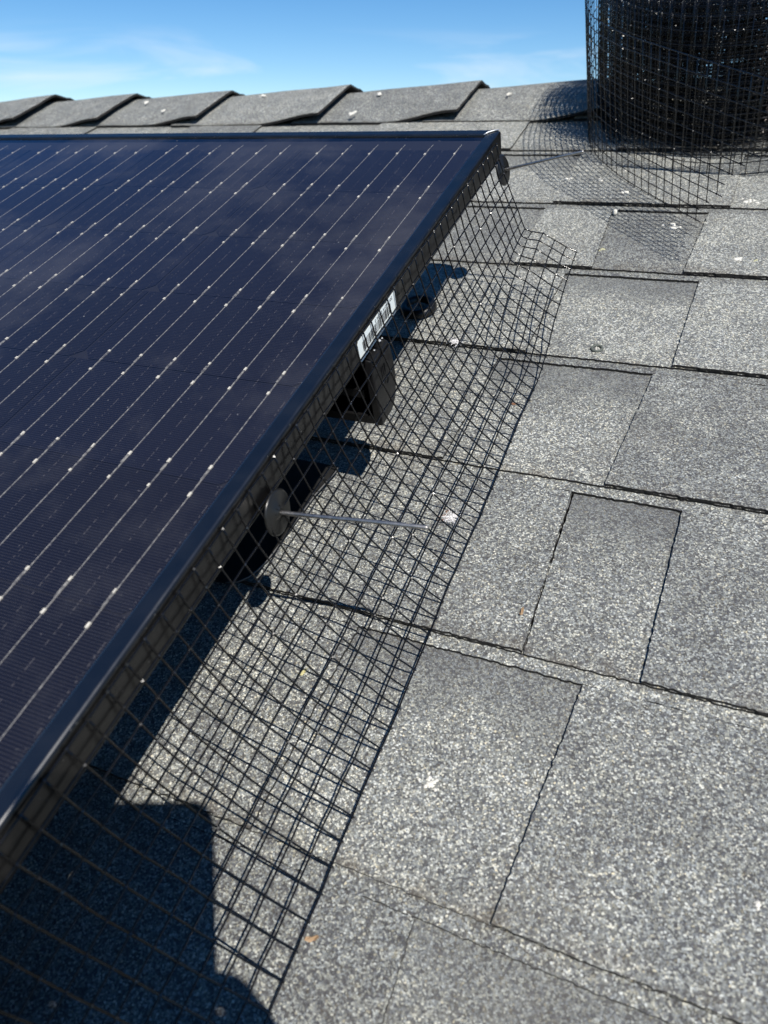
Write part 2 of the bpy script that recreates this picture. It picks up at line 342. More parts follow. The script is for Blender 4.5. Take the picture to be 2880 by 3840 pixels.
mesh('rear_slope', V, F, M_GRAN, roof)

# ------------------------------------------------------------------ shingles, piece by piece
BUTTS = [0.329, 0.193, 0.0645, -0.0735, -0.2105, -0.3495, -0.4845, -0.622, -0.759, -0.896, -1.033]
def jag(p, q, step, amp, seed):
    p = Vector(p); q = Vector(q); n = max(1, int((q-p).length/step)); d = (q-p).normalized(); nn = Vector((-d.y, d.x))
    out = []
    for i in range(n):
        t = i/n; v = p.lerp(q, t)
        if i: v = v + nn*(noise.noise(Vector((v.x*520+seed, v.y*520, seed)))*amp*1.1 + noise.noise(Vector((v.x*45, v.y*45+seed, 3.1)))*amp*.6)
        out.append(v)
    return out
nsh = [0]
def shingle(x0b, x1b, x0t, x1t, ya, yb, lay, a, b, fine=True):
    """a slab from (x0b..x1b, ya) up to (x0t..x1t, yb); lay 0 = full width ply, 1 = tab on top"""
    nsh[0] += 1; sd = nsh[0]*1.37
    st = 0.0022 if fine else 0.02
    am = 0.0009 if fine else 0.0004
    ring = jag((x0b, ya), (x1b, ya), st, am, sd) + jag((x1b, ya), (x1t, yb), st, am*.8, sd+5) + [Vector((x1t, yb)), Vector((x0t, yb))] + jag((x0t, yb), (x0b, ya), st, am*.8, sd+9)[1:]
    th = 0.0021 if lay == 0 else 0.0023
    V = []; uv = []
    for v in ring:
        tt = (v.y-a)/(b-a)
        z = ROOF - 0.0040*tt + (0.0022 if lay else 0)
        V.append(Vector((v.x, v.y, z))); uv.append((v.x*5, tt*(.62 if abs(a-.0645) < .001 else .94)))
    n = len(ring)
    for i, v in enumerate(ring):
        V.append(Vector((v.x, v.y, V[i].z-th))); uv.append(uv[i])
    F = [list(range(n))] + [[i, n+i, n+(i+1)%n, (i+1)%n] for i in range(n)] + [list(range(2*n-1, n-1, -1))]
    o = mesh('shingle', V, F, [M_BAND if lay == 0 else M_GRAN, M_EDGE], roof, mi=[0]+[1]*(n+1), uv=uv)
    return o
# openings between tabs, seen ones measured: course index -> raised tabs (x0 bottom, x1 bottom, x0 top, x1 top)
TABS = {
 0: [(-0.965,-0.775,-0.955,-0.765), (-0.584,-0.452,-0.575,-0.449), (-0.258,-0.05,-0.2575,-0.05), (0.075,0.30,0.075,0.30)],
 1: [(0.034,0.2055,0.036,0.209), (-0.33,-0.14,-0.33,-0.14), (0.30,0.42,0.30,0.42)],
 2: [(0.0277,0.1005,0.0282,0.0965), (0.1785,0.35,0.1875,0.35), (-0.27,-0.07,-0.27,-0.07)],
 3: [(-0.14,0.075,-0.14,0.078), (0.1878,0.34,0.1928,0.34), (-0.35,-0.24,-0.35,-0.24)],
 4: [(-0.07,0.052,-0.07,0.055), (0.1642,0.31,0.1758,0.31), (-0.3,-0.16,-0.3,-0.16)],
 5: [(-0.09,0.1463,-0.09,0.1447), (0.2094,0.36,0.2135,0.36), (-0.30,-0.20,-0.30,-0.20)],
 6: [(-0.20,0.048,-0.20,0.050), (0.1693,0.37,0.1815,0.37)],
 7: [(-0.12,0.1411,-0.12,0.1370), (0.2480,0.41,0.2482,0.41)],
}
XL, XR = -1.15, 0.62
for ci, a_ in enumerate(BUTTS):
    b_ = 0.470 if ci == 0 else BUTTS[ci-1]
    rnd = random.Random(ci*11+3)
    near = ci <= 7
    # full-width ply, in metre-long strips
    cuts = [XL, -0.62+rnd.uniform(-.1,.1), XR] if ci not in (2,) else [XL, -0.5, XR]
    if ci == 5:                      # open seam between two shingles
        shingle(cuts[0], cuts[1]-.0008, cuts[0], cuts[1]-.0008, a_, b_+.022, 0, a_, b_, near)
        shingle(cuts[1], .1463, cuts[1], .1447, a_, b_+.022, 0, a_, b_, near)
        shingle(.1473, XR, .1457, XR, a_, b_+.022, 0, a_, b_, near); cuts = []
    for p, q in zip(cuts[:-1], cuts[1:]):
        shingle(p, q-0.0008, p, q-0.0008, a_, b_+0.022, 0, a_, b_, near)
    tabs = list(TABS.get(ci, []))
    # unseen stretches carry random tabs
    occ = sorted((min(t[0], t[2]), max(t[1], t[3])) for t in tabs)
    x = XL
    spans = []
    for lo, hi in occ + [(XR, XR)]:
        spans.append((x, lo)); x = hi
    for lo, hi in spans:
        if not tabs or lo < -0.36 and ci != 0 or lo > 0.30 or (ci == 0 and lo < -0.97):
            x = lo + rnd.uniform(0.05, 0.1)
            while x < hi-0.12:
                wd = rnd.uniform(0.07, 0.17)
                if x+wd > hi-0.03: break
                tabs.append((x, x+wd, x, x+wd)); x += wd + rnd.uniform(0.05, 0.13)
    tabs.sort()
    for t in tabs:
        shingle(t[0], t[1], t[2], t[3], a_, b_-0.0086, 1, a_, b_, near)
    # the head of the tab ply runs on above the openings as a narrow strip
    x = XL
    edges = [(XL, XL)] + [(t[2], t[3]) for t in tabs] + [(XR, XR)]
    shingle(XL, -0.30, XL, -0.30, b_-0.0084, b_+0.02, 1, a_, b_, near)
    shingle(-0.2995, XR, -0.2995, XR, b_-0.0084, b_+0.02, 1, a_, b_, near)

# ------------------------------------------------------------------ ridge caps
CAPX = [-1.135, -0.945, -0.762, -0.567, -0.353, -0.148, 0.055, 0.262, 0.465, 0.67]
for i in range(len(CAPX)-1):
    x0, x1 = CAPX[i]-0.05, CAPX[i+1]
    rnd = random.Random(i+40)
    ylow = 0.421 + rnd.uniform(-.003, .004)
    nx = 34; ny = 25
    ts = [-1 + 2*k/(ny-1) for k in range(ny)]
    V = []; uv = []
    lift = rnd.uniform(.0095, .0130)
    for ix in range(nx):
        u = ix/(nx-1); x = x0+(x1-x0)*u
        e = max(0, (x-CAPX[i])/(x1-CAPX[i]))
        h = 0.0035 + lift*e
        for t in ts:
            s = abs(t)
            Lh = CREST_Y-ylow
            if t < 0:
                y = CREST_Y - Lh*s; z = ROOF + h
                z -= (h-0.001)*smoothstep(.55, 1.0, s)*(1-smoothstep(.45, .95, e)) # bottom edge lies down except at the free end
            else:
                y, z = back(CREST_Y + Lh*s, ROOF-0.004+h)
            # round the fold
            r = max(0, 1-s/0.15); z -= 0.0055*r*r
            y += noise.noise(Vector((x*9, t*2, i)))*0.0012; z += noise.noise(Vector((x*14, t*3, i+7)))*0.0009
            if s > .97: y += noise.noise(Vector((x*320, i, 2)))*0.0016
            xx = x + (noise.noise(Vector((t*40, i*3.3, 5)))*0.0012 if ix == nx-1 else 0)
            V.append(Vector((xx, y, z))); uv.append((u, s))
    n = len(V)
    V += [Vector((v.x, v.y + (0.0022 if ts[k % ny] > 0 else -0.0)*1, v.z-0.0032)) for k, v in enumerate(V)]
    uv += uv
    F = []; mi = []
    for ix in range(nx-1):
        for iy in range(ny-1):
            q = ix*ny+iy
            F.append([q, q+ny, q+ny+1, q+1]); mi.append(0)
            F.append([n+q, n+q+1, n+q+ny+1, n+q+ny]); mi.append(1)
    rim = [ix*ny for ix in range(nx)] + [(nx-1)*ny+k for k in range(1, ny)] + [ix*ny+ny-1 for ix in range(nx-2, -1, -1)] + [k for k in range(ny-2, 0, -1)]
    for p, q in zip(rim, rim[1:]+rim[:1]):
        F.append([p, n+p, n+q, q]); mi.append(1)
    cap = mesh('ridge_shingle', V, F, [M_GRAN, M_EDGE], roof, mi=mi, uv=uv)
    for p in cap.data.polygons: p.use_smooth = p.material_index == 0

# ------------------------------------------------------------------ solar panel
PX1, PY1 = 0.0268, 0.0392         # outer corner
PX0, PY0 = PX1-1.000, PY1-1.640
FW = 0.0106; FH = 0.0225
panel = empty('solar_panel', (PX1-0.5, PY1-0.82, -FH), 'dark blue black framed solar panel lying above the shingles', 'solar panel')
PB = Vector((PX1-0.5, PY1-0.82, -FH))
def prail(pts):
    """closed outline pts (x,y) extruded from frame bottom to top, bevelled"""
    n = len(pts)
    V = [Vector((p[0], p[1], -FH)) for p in pts] + [Vector((p[0], p[1], 0)) for p in pts]
    F = [list(range(n))[::-1], list(range(n, 2*n))] + [[i, (i+1) % n, n+(i+1) % n, n+i] for i in range(n)]
    o = mesh('frame_rail', [v-PB for v in V], F, [M_FRAME, M_RAIL], panel, mi=[0, 1]+[0]*n)
    return bevel(o, 0.0021, 4)
g = 0.0001
xi0, xi1, yi0, yi1 = PX0+FW, PX1-FW, PY0+FW, PY1-FW
prail([(PX1, PY0+g), (PX1, PY1-g), (xi1, yi1-g), (xi1, yi0+g)])
prail([(PX0, PY1-g), (PX0, PY0+g), (xi0, yi0+g), (xi0, yi1-g)])
prail([(PX1-g, PY1), (PX0+g, PY1), (xi0+g, yi1), (xi1-g, yi1)])
prail([(PX0+g, PY0), (PX1-g, PY0), (xi1-g, yi0), (xi0+g, yi0)])
# bright mitre edge at the upper right corner, a raised lip of metal
V, F = tube([(xi1-.0004, yi1-.0006, .0001), (xi1+.0020, yi1+.0035, .0003), (xi1+.0056, yi1+.0070, .0003), (PX1-.0012, PY1-.0008, .0001)], [.0004,.0008,.0007,.0003], 6)
mesh('corner_joint', [v-PB for v in V], F, M_MITRE, panel, smooth=True)
V, F = box(xi0-.002, xi1+.002, yi0-.002, yi1+.002, -.0062, -.0050)
mesh('backsheet', [v-PB for v in V], F, M_BACK, panel)
V = [Vector((xi0-.003, yi0-.003, -.0016)), Vector((xi1+.003, yi0-.003, -.0016)), Vector((xi1+.003, yi1+.003, -.0016)), Vector((xi0-.003, yi1+.003, -.0016))]
V += [Vector((v.x, v.y, -.0028)) for v in V]
# cells: clear of the pane above them
S_, P_, R_ = 0.02455, 0.1585, 0.0775
CW, CH, CHF = 0.1566, 0.0768, 0.0072
ring = [(-CW/2+CHF, -CH/2), (CW/2-CHF, -CH/2), (CW/2, -CH/2+CHF), (CW/2, CH/2), (-CW/2, CH/2), (-CW/2, -CH/2+CHF)]
CVt = [Vector((p[0], p[1], 0)) for p in ring] + [Vector((p[0], p[1], -.0003)) for p in ring]
CFc = [list(range(6)), list(range(11, 5, -1))] + [[i, 6+i, 6+(i+1) % 6, (i+1) % 6] for i in range(6)]
cell0 = None
for cx in range(6):
    for ry in range(20):
        xc = 2.5*-S_ - cx*P_; yc = 0.0090 - CH/2 - .0004 - ry*R_
        loc = Vector((xc, yc, -.0043)) - PB
        if cell0 is None:
            cell0 = mesh('cell', CVt, CFc, M_CELL, panel, loc=loc)
        else:
            c = cell0.copy(); COL.objects.link(c); c.parent = panel; c.location = loc
# ribbons along each column and their solder pads
ytop = 0.0190; ybot = 0.009 - 20*R_ - .006
padV, padF = [], []; strV, strF = [], []
rb0 = None
for cx in range(6):
    for k in range(6):
        x = -cx*P_ - k*S_
        loc = Vector((x, 0, -.0040)) - PB
        if rb0 is None:
            V, F = [], []
            rr = random.Random(5); y = ytop; pts = []
            while y > ybot:
                pts.append((rr.uniform(-.00008, .00008), y, 0)); y -= .012
            for i in range(len(pts)-1):
                x_, y_, _ = pts[i]; x2, y2, _ = pts[i+1]; b = len(V); wd = .00016
                V += [Vector((x_-wd, y_, 0)), Vector((x_+wd, y_, 0)), Vector((x2+wd, y2, 0)), Vector((x2-wd, y2, 0))]
                V += [Vector((x_-wd, y_, -.0003)), Vector((x_+wd, y_, -.0003)), Vector((x2+wd, y2, -.0003)), Vector((x2-wd, y2, -.0003))]
                F += [[b, b+3, b+2, b+1], [b+1, b+2, b+6, b+5], [b, b+4, b+7, b+3]]
            rb0 = mesh('busbar', V, F, M_RIB, panel, loc=loc)
        else:
            c = rb0.copy(); COL.objects.link(c); c.parent = panel; c.location = loc
        rr = random.Random(cx*10+k)
        for ry in range(21):
            for yo in (0.0, 0.0179):
                if ry == 0 and yo > 0: continue
                y = -ry*R_ + yo + rr.uniform(-.0006, .0006)
                wd = rr.uniform(.0004, .00065); ln = rr.uniform(.0008, .0015)
                box(x-wd, x+wd, y-ln, y+ln, -.0041, -.0034, padV, padF)
            if ry:
                y = -ry*R_
                for q in range(3):
                    dx = (q-1)*.00045 + rr.uniform(-.0002, .0002); y0 = y + rr.uniform(.008, .011); y1 = y + rr.uniform(.0150, .0175)
                    box(x+dx-.00009, x+dx+.00009, y0, y1, -.0041, -.0036+rr.uniform(0, .0002), strV, strF)
                box(x-.00016, x+.00016, y+.001, y+.0100, -.0041, -.00375, strV, strF)
            else:
                box(x-.00020, x+.00020, 0.0005, .0120, -.0041, -.0037, strV, strF)
po = mesh('solder_pad', [v-PB for v in padV], padF, M_PAD, panel); po['kind'] = 'stuff'
so_ = mesh('ribbon_end', [v-PB for v in strV], strF, M_RIB, panel); so_['kind'] = 'stuff'
V4 = [Vector((xi0-.003, yi0-.003, -.0016)), Vector((xi1+.003, yi0-.003, -.0016)), Vector((xi1+.003, yi1+.003, -.0016)), Vector((xi0-.003, yi1+.003, -.0016))]
mesh('glass_pane', [v-PB for v in V4], [[0, 1, 2, 3]], M_GLASS, panel)

# serial number label on the frame's outer face
sx_ = PX1
stk = mesh('serial_label', [Vector(p)-PB for p in ((sx_-.0005,-.2536,-.0203),(sx_-.0005,-.1985,-.0203),(sx_-.0005,-.1968,-.0188),(sx_-.0005,-.1968,-.0068),(sx_-.0005,-.2519,-.0068),(sx_-.0005,-.2536,-.0083),
      (sx_+.00018,-.2536,-.0203),(sx_+.00018,-.1985,-.0203),(sx_+.00018,-.1968,-.0188),(sx_+.00018,-.1968,-.0068),(sx_+.00018,-.2519,-.0068),(sx_+.00018,-.2536,-.0083))],
      [[6,7,8,9,10,11],[5,4,3,2,1,0]]+[[i,(i+1)%6,6+(i+1)%6,6+i] for i in range(6)], M_STICK, panel)
V, F = [], []
rr = random.Random(12); y = -.2478
while y < -.2045:
    wd = rr.choice([.00028, .00028, .0005, .0008])
    box(sx_+.0001, sx_+.0003, y, y+wd, -.0164, -.0103, V, F); y += wd + rr.choice([.0003, .0004, .0007])
mesh('barcode', [v-PB for v in V], F, M_INK, stk)
def text(body, size, pos, flip, parent):
    cu = bpy.data.curves.new('printed_number', 'FONT'); cu.body = body; cu.size = size; cu.materials.append(M_INK); cu.extrude = 0.00004
    cu.space_character = 1.15
    t_ = bpy.data.objects.new('printed_number_curve', cu); COL.objects.link(t_)
    dg = bpy.context.evaluated_depsgraph_get(); dg.update()
    me = bpy.data.meshes.new_from_object(t_.evaluated_get(dg)); bpy.data.objects.remove(t_, do_unlink=True)
    o = bpy.data.objects.new('printed_number', me); COL.objects.link(o); o.parent = parent
    # text x along +y of the panel, text y along +z; flipped = turned by half a turn in its plane
    sgn = -1 if flip else 1
    o.matrix_local = Matrix.Translation(Vector(pos)-PB) @ Matrix(((0,0,1,0),(sgn,0,0,0),(0,sgn,0,0),(0,0,0,1)))
    return o
text('201 44214 00036 0', .0030, (sx_+.00026, -.2010, -.0078), True, stk)
text('0142 4 1504610 600', .0030, (sx_+.00026, -.2445, -.0197), False, stk)

# ------------------------------------------------------------------ rails, feet and flashings under the panel
def rail(y, label, endx):
    r = empty('mounting_rail', (-0.45, y, -0.0705), label, 'mounting rail', 'black rails under the panel')
    B = Vector((-0.45, y, -0.0705))
    V, F = [], []
    # open channel: web, bottom flange, top flange with slots toward the camera
    x0, x1 = -1.02, endx-.006
    box(x0, x1, y+.006, y+.010, -.0685, -.0245, V, F)
    box(x0, x1, y-.015, y+.0058, -.0700, -.0672, V, F)
    box(x0, x1, y-.015, y+.0058, -.0262, -.0232, V, F)
    box(x0, x1, y-.015, y-.0128, -.0671, -.0640, V, F)
    mesh('channel', [v-B for v in V], F, M_BLACK, r)
    V, F = box(x0, x1-.004, y-.0126, y+.0059, -.052, -.046); mesh('inner_web', [v-B for v in V], F, M_BLACK, r)
    # rounded end cap plate facing outwards
    prof = [(-.0155,-.0715),(.002,-.0715),(.009,-.067),(.0140,-.058),(.0155,-.047),(.0140,-.033),(.0115,-.0232),(-.0125,-.0232),(-.0155,-.030)]
    n = len(prof)
    V = [Vector((endx-.0058, y+p[0], p[1])) for p in prof] + [Vector((endx, y+p[0]*.97, -.047+(p[1]+.047)*.97)) for p in prof]
    F = [list(range(n))[::-1], list(range(n, 2*n))] + [[i, (i+1) % n, n+(i+1) % n, n+i] for i in range(n)]
    e = mesh('end_cap', [v-B for v in V], F, M_BLACK, r); bevel(e, .0012, 2)
    V, F = [], []
    for q in range(3): box(endx-.0002, endx+.0004, y-.004+q*.0022, y-.0032+q*.0022, -.040, -.034, V, F)
    box(endx-.0002, endx+.0004, y-.0045, y+.0005, -.0415, -.0407, V, F)
    tube([(endx+.0001, y+.0010+.0022*math.cos(t*.5236), -.046+.0028*math.sin(t*.5236)) for t in range(13)], .0003, 5, V, F)
    mesh('embossed_mark', [v-B for v in V], F, M_BLACK, r)
    V, F = [], []; rq = random.Random(4)
    for q in range(9): blob((endx-.006+rq.uniform(-.003, .003), y+.004+rq.uniform(-.007, .010), -.0245+rq.uniform(-.003, .003)), rq.uniform(.0006, .0013), V, F, rq)
    sw = mesh('metal_swarf', [v-B for v in V], F, M_SWARF, r); sw['kind'] = 'stuff'
    for fx in (-.28, -.80):
        V, F = [], []
        box(fx-.02, fx+.02, y-.028, y-.0165, -.118, -.030, V, F); box(fx-.02, fx+.02, y-.070, y-.0282, -.1215, -.1135, V, F)
        f = mesh('mounting_foot', [v-B for v in V], F, M_BLACK, r)
    return r
rail(-0.2345, 'black channel rail with rounded end cap showing below the serial label', 0.0310)
rail(-1.15, 'black channel rail under the lower end of the panel outside the picture', 0.0310)
# black flashing sheet with a rounded lower corner, edge highlight painted as a grey tube
pts = [(-.30,-.2390),(-.30,-.3560),(-.043,-.3561),(-.0355,-.3531),(-.0304,-.3475),(-.0276,-.3405),(-.0252,-.3312),(-.0239,-.3180),(-.0237,-.3088),(-.0210,-.2700),(-.0166,-.2450),(-.0170,-.2390)]
n = len(pts); zf = ROOF+.0046
V = [Vector((p[0], p[1], zf)) for p in pts] + [Vector((p[0], p[1], zf-.0012)) for p in pts]
F = [list(range(n)), list(range(2*n-1, n-1, -1))] + [[i, n+i, n+(i+1) % n, (i+1) % n] for i in range(n)]
fl = mesh('flashing_sheet', V, F, M_FLASH); top(fl, 'black metal flashing sheet with a rounded corner in the shade under the panel', 'flashing')
V, F = tube([(p[0], p[1], zf+.0002) for p in pts[2:12]], .0005, 6)
mesh('flashing_edge_highlight', V, F, simple('pale flashing edge highlight', (.10,.10,.10), .35), fl, smooth=True)
# dark round sleeve lying under the frame
V, F = [], []
sl_c = Vector((-.034, -.030, ROOF+.0035)); n = 28
prof = [(.0165,0),(.0170,.002),(.0155,.0055),(.0125,.0065),(.0095,.0055),(.0090,.001)]
for k, (r_, z_) in enumerate(prof):
    for j in range(n):
        t = 2*math.pi*j/n; V.append(Vector((sl_c.x+r_*math.cos(t), sl_c.y+r_*math.sin(t), sl_c.z+z_)))
for k in range(len(prof)-1):
    for j in range(n): F.append([k*n+j, k*n+(j+1) % n, (k+1)*n+(j+1) % n, (k+1)*n+j])
slv = mesh('rubber_collar', V, F, M_BLACK, smooth=True); top(slv, 'dark round collar with a hole, in the shade beside the label end of the frame', 'collar')

# ------------------------------------------------------------------ wire mesh guard along the panel
W = 0.01205; WR = 0.00051
PROF = [(0.0276,-.0040),(0.0292,-.0155),(0.0316,-.0272),(0.0345,-.0392),(0.0380,-.0510),(0.0430,-.0620),(0.0488,-.0723),(0.0550,-.0825),(0.0618,-.0925),(0.0692,-.1016),(0.0771,-.1105),(0.0855,-.1190),(0.0944,-.1262)]
ENDP = [(0.0280,-.0040),(0.0302,-.0155),(0.0335,-.0268),(0.0372,-.0360),(0.0408,-.0460),(0.0445,-.0555),(0.0478,-.0650),(0.0506,-.0722),(0.0562,-.0745),(0.0658,-.0755),(0.0757,-.0812),(0.0852,-.0868),(0.0948,-.0908)]
Y_END = 0.0185
def gpt(y, s):
    """point of the guard: y along the frame, s = 0..12 cells from the frame to the outer edge"""
    i = max(0, min(11, int(s))); f = s-i
    A = Vector(PROF[i]).lerp(Vector(PROF[i+1]), f); B = Vector(ENDP[i]).lerp(Vector(ENDP[i+1]), f)
    t = smoothstep(-0.125, Y_END, y)
    p = A.lerp(B, t)
    q = s/12
    nx_ = noise.noise(Vector((y*14, s*.25, 1.0)))*0.0016*q; nz_ = noise.noise(Vector((y*11, s*.3, 8.0)))*0.0018*q*(1-q)*2
    wob = noise.noise(Vector((y*70, s*.8, 4.0)))*0.00055
    return Vector((p.x+nx_+wob, y + noise.noise(Vector((y*90, s*.4, 2.0)))*0.0005, p.y+nz_))
rows = []
y = Y_END
while y > -0.80:
    rows.append(y); y -= W
guard = empty('mesh_guard', (0.0276, -0.35, -0.06), 'black welded wire mesh strip curving from the panel frame onto the shingles', 'wire mesh')
GB = Vector((0.0276, -0.35, -0.06))
for s in range(13):
    pts = [gpt(yy, s) for yy in rows]
    pts = [pts[0] + (pts[0]-pts[1]).normalized()*W*random.uniform(.05, .35)] + pts
    V, F = tube(pts, WR, 7); mesh('long_wire', [v-GB for v in V], F, M_WIRE, guard, smooth=True)
for k, yy in enumerate(rows):
    pts = []
    for q in range(25):
        s = q/2
        p = gpt(yy, s); pn = gpt(yy, min(12, s+.5)); pp = gpt(yy, max(0, s-.5)); d = (pn-pp).normalized()
        nrm = Vector((-d.z, 0, d.x)); nrm = nrm if nrm.x > 0 else -nrm
        pts.append(p + nrm*WR*1.15)
    pts.append(pts[-1] + (pts[-1]-pts[-2]).normalized()*.0009)
    V, F = tube(pts, WR, 7); mesh('cross_wire', [v-GB for v in V], F, M_WIRE, guard, smooth=True)
V, F = [], []
for yy in rows:
    for s in range(13):
        p = gpt(yy, s); blob(p + Vector((.0006, 0, .0006)), WR*1.75, V, F, TURN)
wo = mesh('weld_bead', [v-GB for v in V], F, M_WELD, guard); wo['kind'] = 'stuff'

# ------------------------------------------------------------------ pin clips holding the guard
def clip(c, tip, label):
    c = Vector(c); tip = Vector(tip)
    r = empty('guard_clip', c, label, 'clip', 'pin clips on the panel edge')
    d = (tip-c).normalized(); a = d.orthogonal().normalized(); b = d.cross(a); n = 40
    prof = [(0.0, .0012), (.0030, .0012), (.0036, .0004), (.0108, .0001), (.0120, -.0007), (.0117, -.0013), (0.0, -.0012)]
    V, F = [], []
    for rad, h in prof:
        for j in range(n):
            t = 2*math.pi*j/n; V.append((a*math.cos(t)+b*math.sin(t))*max(rad, .00005) + d*h)
    for k in range(len(prof)-1):
        for j in range(n): F.append([k*n+j, k*n+(j+1) % n, (k+1)*n+(j+1) % n, (k+1)*n+j])
    mesh('disc', V, F, M_DISC, r, smooth=True)
    # punched spring teeth round the pin
    V, F = [], []
    for j in range(8):
        t = 2*math.pi*j/8+.2; p = (a*math.cos(t)+b*math.sin(t)); q = (a*math.cos(t+.14)+b*math.sin(t+.14))
        bb = len(V); V += [p*.0012+d*.0022, p*.0042+d*.0007, q*.0042+d*.0007, p*.0012+d*.0016, p*.0042+d*.0003, q*.0042+d*.0003]; F += [[bb,bb+1,bb+2],[bb+3,bb+5,bb+4],[bb,bb+3,bb+4,bb+1],[bb+1,bb+4,bb+5,bb+2],[bb+2,bb+5,bb+3,bb]]
    mesh('spring_teeth', V, F, M_DISC, r)
    Lr = (tip-c).length
    pts = [d*(-.002), d*.001, d*(Lr*.3), d*(Lr*.66)+a*.0002, d*(Lr-.0008), d*Lr]
    V, F = tube(pts, [.0012, .0012, .00105, .00105, .00105, .0008], 12)
    mesh('pin', V, F, M_STEEL, r, smooth=True)
    return r
clip((.0318, -.3693, -.0269), (.1090, -.3650, -.0210), 'round steel clip with a long bare pin at the middle of the frame')
clip((.0318, .0267, -.0268), (.0965, .0205, -.0098), 'round steel clip with a long pin at the upper corner of the frame')

# ------------------------------------------------------------------ roll of wire mesh standing by the ridge
RC = Vector((0.175, 0.465, ROOF+.0105))
ax = (Vector((0, 0, 1)) + Vector((-.04, -.06, 0))).normalized()
ex = (Vector((1, 0, 0)) - ax*ax.x).normalized(); ey = ax.cross(ex)
RO, RI, TURNS = 0.148, 0.020, 24
roll = empty('mesh_roll', RC, 'big black roll of wire mesh standing on end by the ridge, loose end trailing', 'wire mesh roll')
# the sheet's path in plan: out of the core, round and round, the last turns slack at the front, then the loose tail
total = TURNS*2*math.pi
th = math.pi - total
steps = []
def front(t):                     # 1 at the front right, 0 behind
    return max(0.0, math.cos(t-math.radians(-72)))**1.3
while th < math.pi-.02:
    f = 1-(math.pi-th)/total
    r_ = RI + (RO-RI)*f**.66
    left = (math.pi-th)/(2*math.pi)
    slack = 0.062*smoothstep(1.02, .55, left) + 0.034*smoothstep(1.9, 1.1, left)*(1-smoothstep(1.02, .55, left)) + .012*smoothstep(3.0, 2.0, left)*(1-smoothstep(1.9, 1.1, left))
    r_ += slack*front(th)
    r_ += noise.noise(Vector((math.cos(th)*1.6, math.sin(th)*1.6, f*17)))*0.0062*min(1, r_/.06)*(1-.6*smoothstep(.97, .995, f))
    steps.append(Vector((r_*math.cos(th), r_*math.sin(th)-.012*(1-f), 0)))
    th += W/max(r_, .018)
tail_from = len(steps)
tp = [Vector((x-RC.x, y-RC.y, 0)) for x, y in ((.0255,.478),(.0265,.430),(.0345,.370),(.050,.320),(.071,.283),(.095,.249),(.12,.220),(.1445,.194),(.1645,.173),(.1845,.153))]
def cat(ps, t):
    i = max(1, min(len(ps)-3, int(t))); u = t-i
    a_, b_, c_, d_ = ps[i-1:i+3]
    return .5*((2*b_)+(c_-a_)*u+(2*a_-5*b_+4*c_-d_)*u*u+(3*b_-a_-3*c_+d_)*u**3)
tp = [steps[-2]+(steps[-2]-tp[1])*.2] + [steps[-1]] + tp[1:] + [tp[-1]*2-tp[-2]]
acc = 0; prev = steps[-1]; tt = 1.0
while tt < len(tp)-2:
    q = cat(tp, tt)
    if (q-prev).length >= W: steps.append(q); prev = q
    tt += .01
NST = len(steps)
for q in range(9): steps.append(steps[-1] + (steps[-1]-steps[-2]).normalized()*W)   # cut askew: upper wires run on further
NTAIL = NST-tail_from
def rp(i, h):
    """point on the sheet: index along the path, h cells up the width"""
    q = steps[i]
    k = max(0.0, min(1.0, (i-tail_from)/NTAIL))
    # the tail leans toward the eaves and its bottom drops to the shingles
    lean = (ax + Vector((-.02, -.12, 0))*smoothstep(.05, .55, k)).normalized()
    base = ex*q.x + ey*q.y
    drop = (-.1276-RC.z-base.z)*smoothstep(.0, .35, k)
    fd = front(math.atan2(q.y, q.x)); 
    if k == 0 and i > tail_from-170: drop = min(0, (-.1276-RC.z-base.z))*fd
    tel = noise.noise(Vector((i/46.0, 3.7, 1.0)))*.007*(1-smoothstep(tail_from-260, tail_from-120, i))
    return base + lean*(h*W+tel) + Vector((0, 0, drop + noise.noise(Vector((i*.07, h*.2, 3)))*0.0010))
NH = 12
for h in range(NH+1):
    tipx = random.uniform(.2, .75)
    pts = [rp(i, h) for i in range(0, NST+int(h*.74))]
    pts.append(pts[-1] + (pts[-1]-pts[-2])*tipx)
    V, F = tube(pts, WR*.95, 5); mesh('long_wire', V, F, M_WIRE, roll, smooth=True)
V, F = [], []; BV, BF = [], []
for i in range(len(steps)):
    q = steps[i]; n2 = Vector((q.x, q.y, 0)).normalized(); off = (ex*n2.x+ey*n2.y)*WR*1.7
    h0 = 0 if i < NST else int(math.ceil((i-NST+1)/.74))
    hs_ = [h for h in (0, 3, 6, 9, 12) if h > h0]; hs_ = [h0]+hs_
    if h0 >= NH: continue
    pts = [rp(i, h)+off for h in hs_]
    pts[0] = pts[0] - ax*.0006; pts[-1] = pts[-1] + ax*.001
    if i >= NST-280:
        v_, f_ = tube(pts, WR*.95, 5); mesh('cross_wire', v_, f_, M_WIRE, roll, smooth=True)
        for h in range(h0, NH+1): blob(rp(i, h)+off*.9, WR*1.8, BV, BF, TURN)
    else:
        tube(pts, WR*.95, 4, V, F)
        for h in range(0, NH+1, 1): blob(rp(i, h)+off*.9, WR*1.7, BV, BF, TURN)
co = mesh('inner_wire', V, F, M_WIRE, roll, smooth=True); co['kind'] = 'stuff'
co = mesh('weld_bead', BV, BF, M_WELD, roll); co['kind'] = 'stuff'

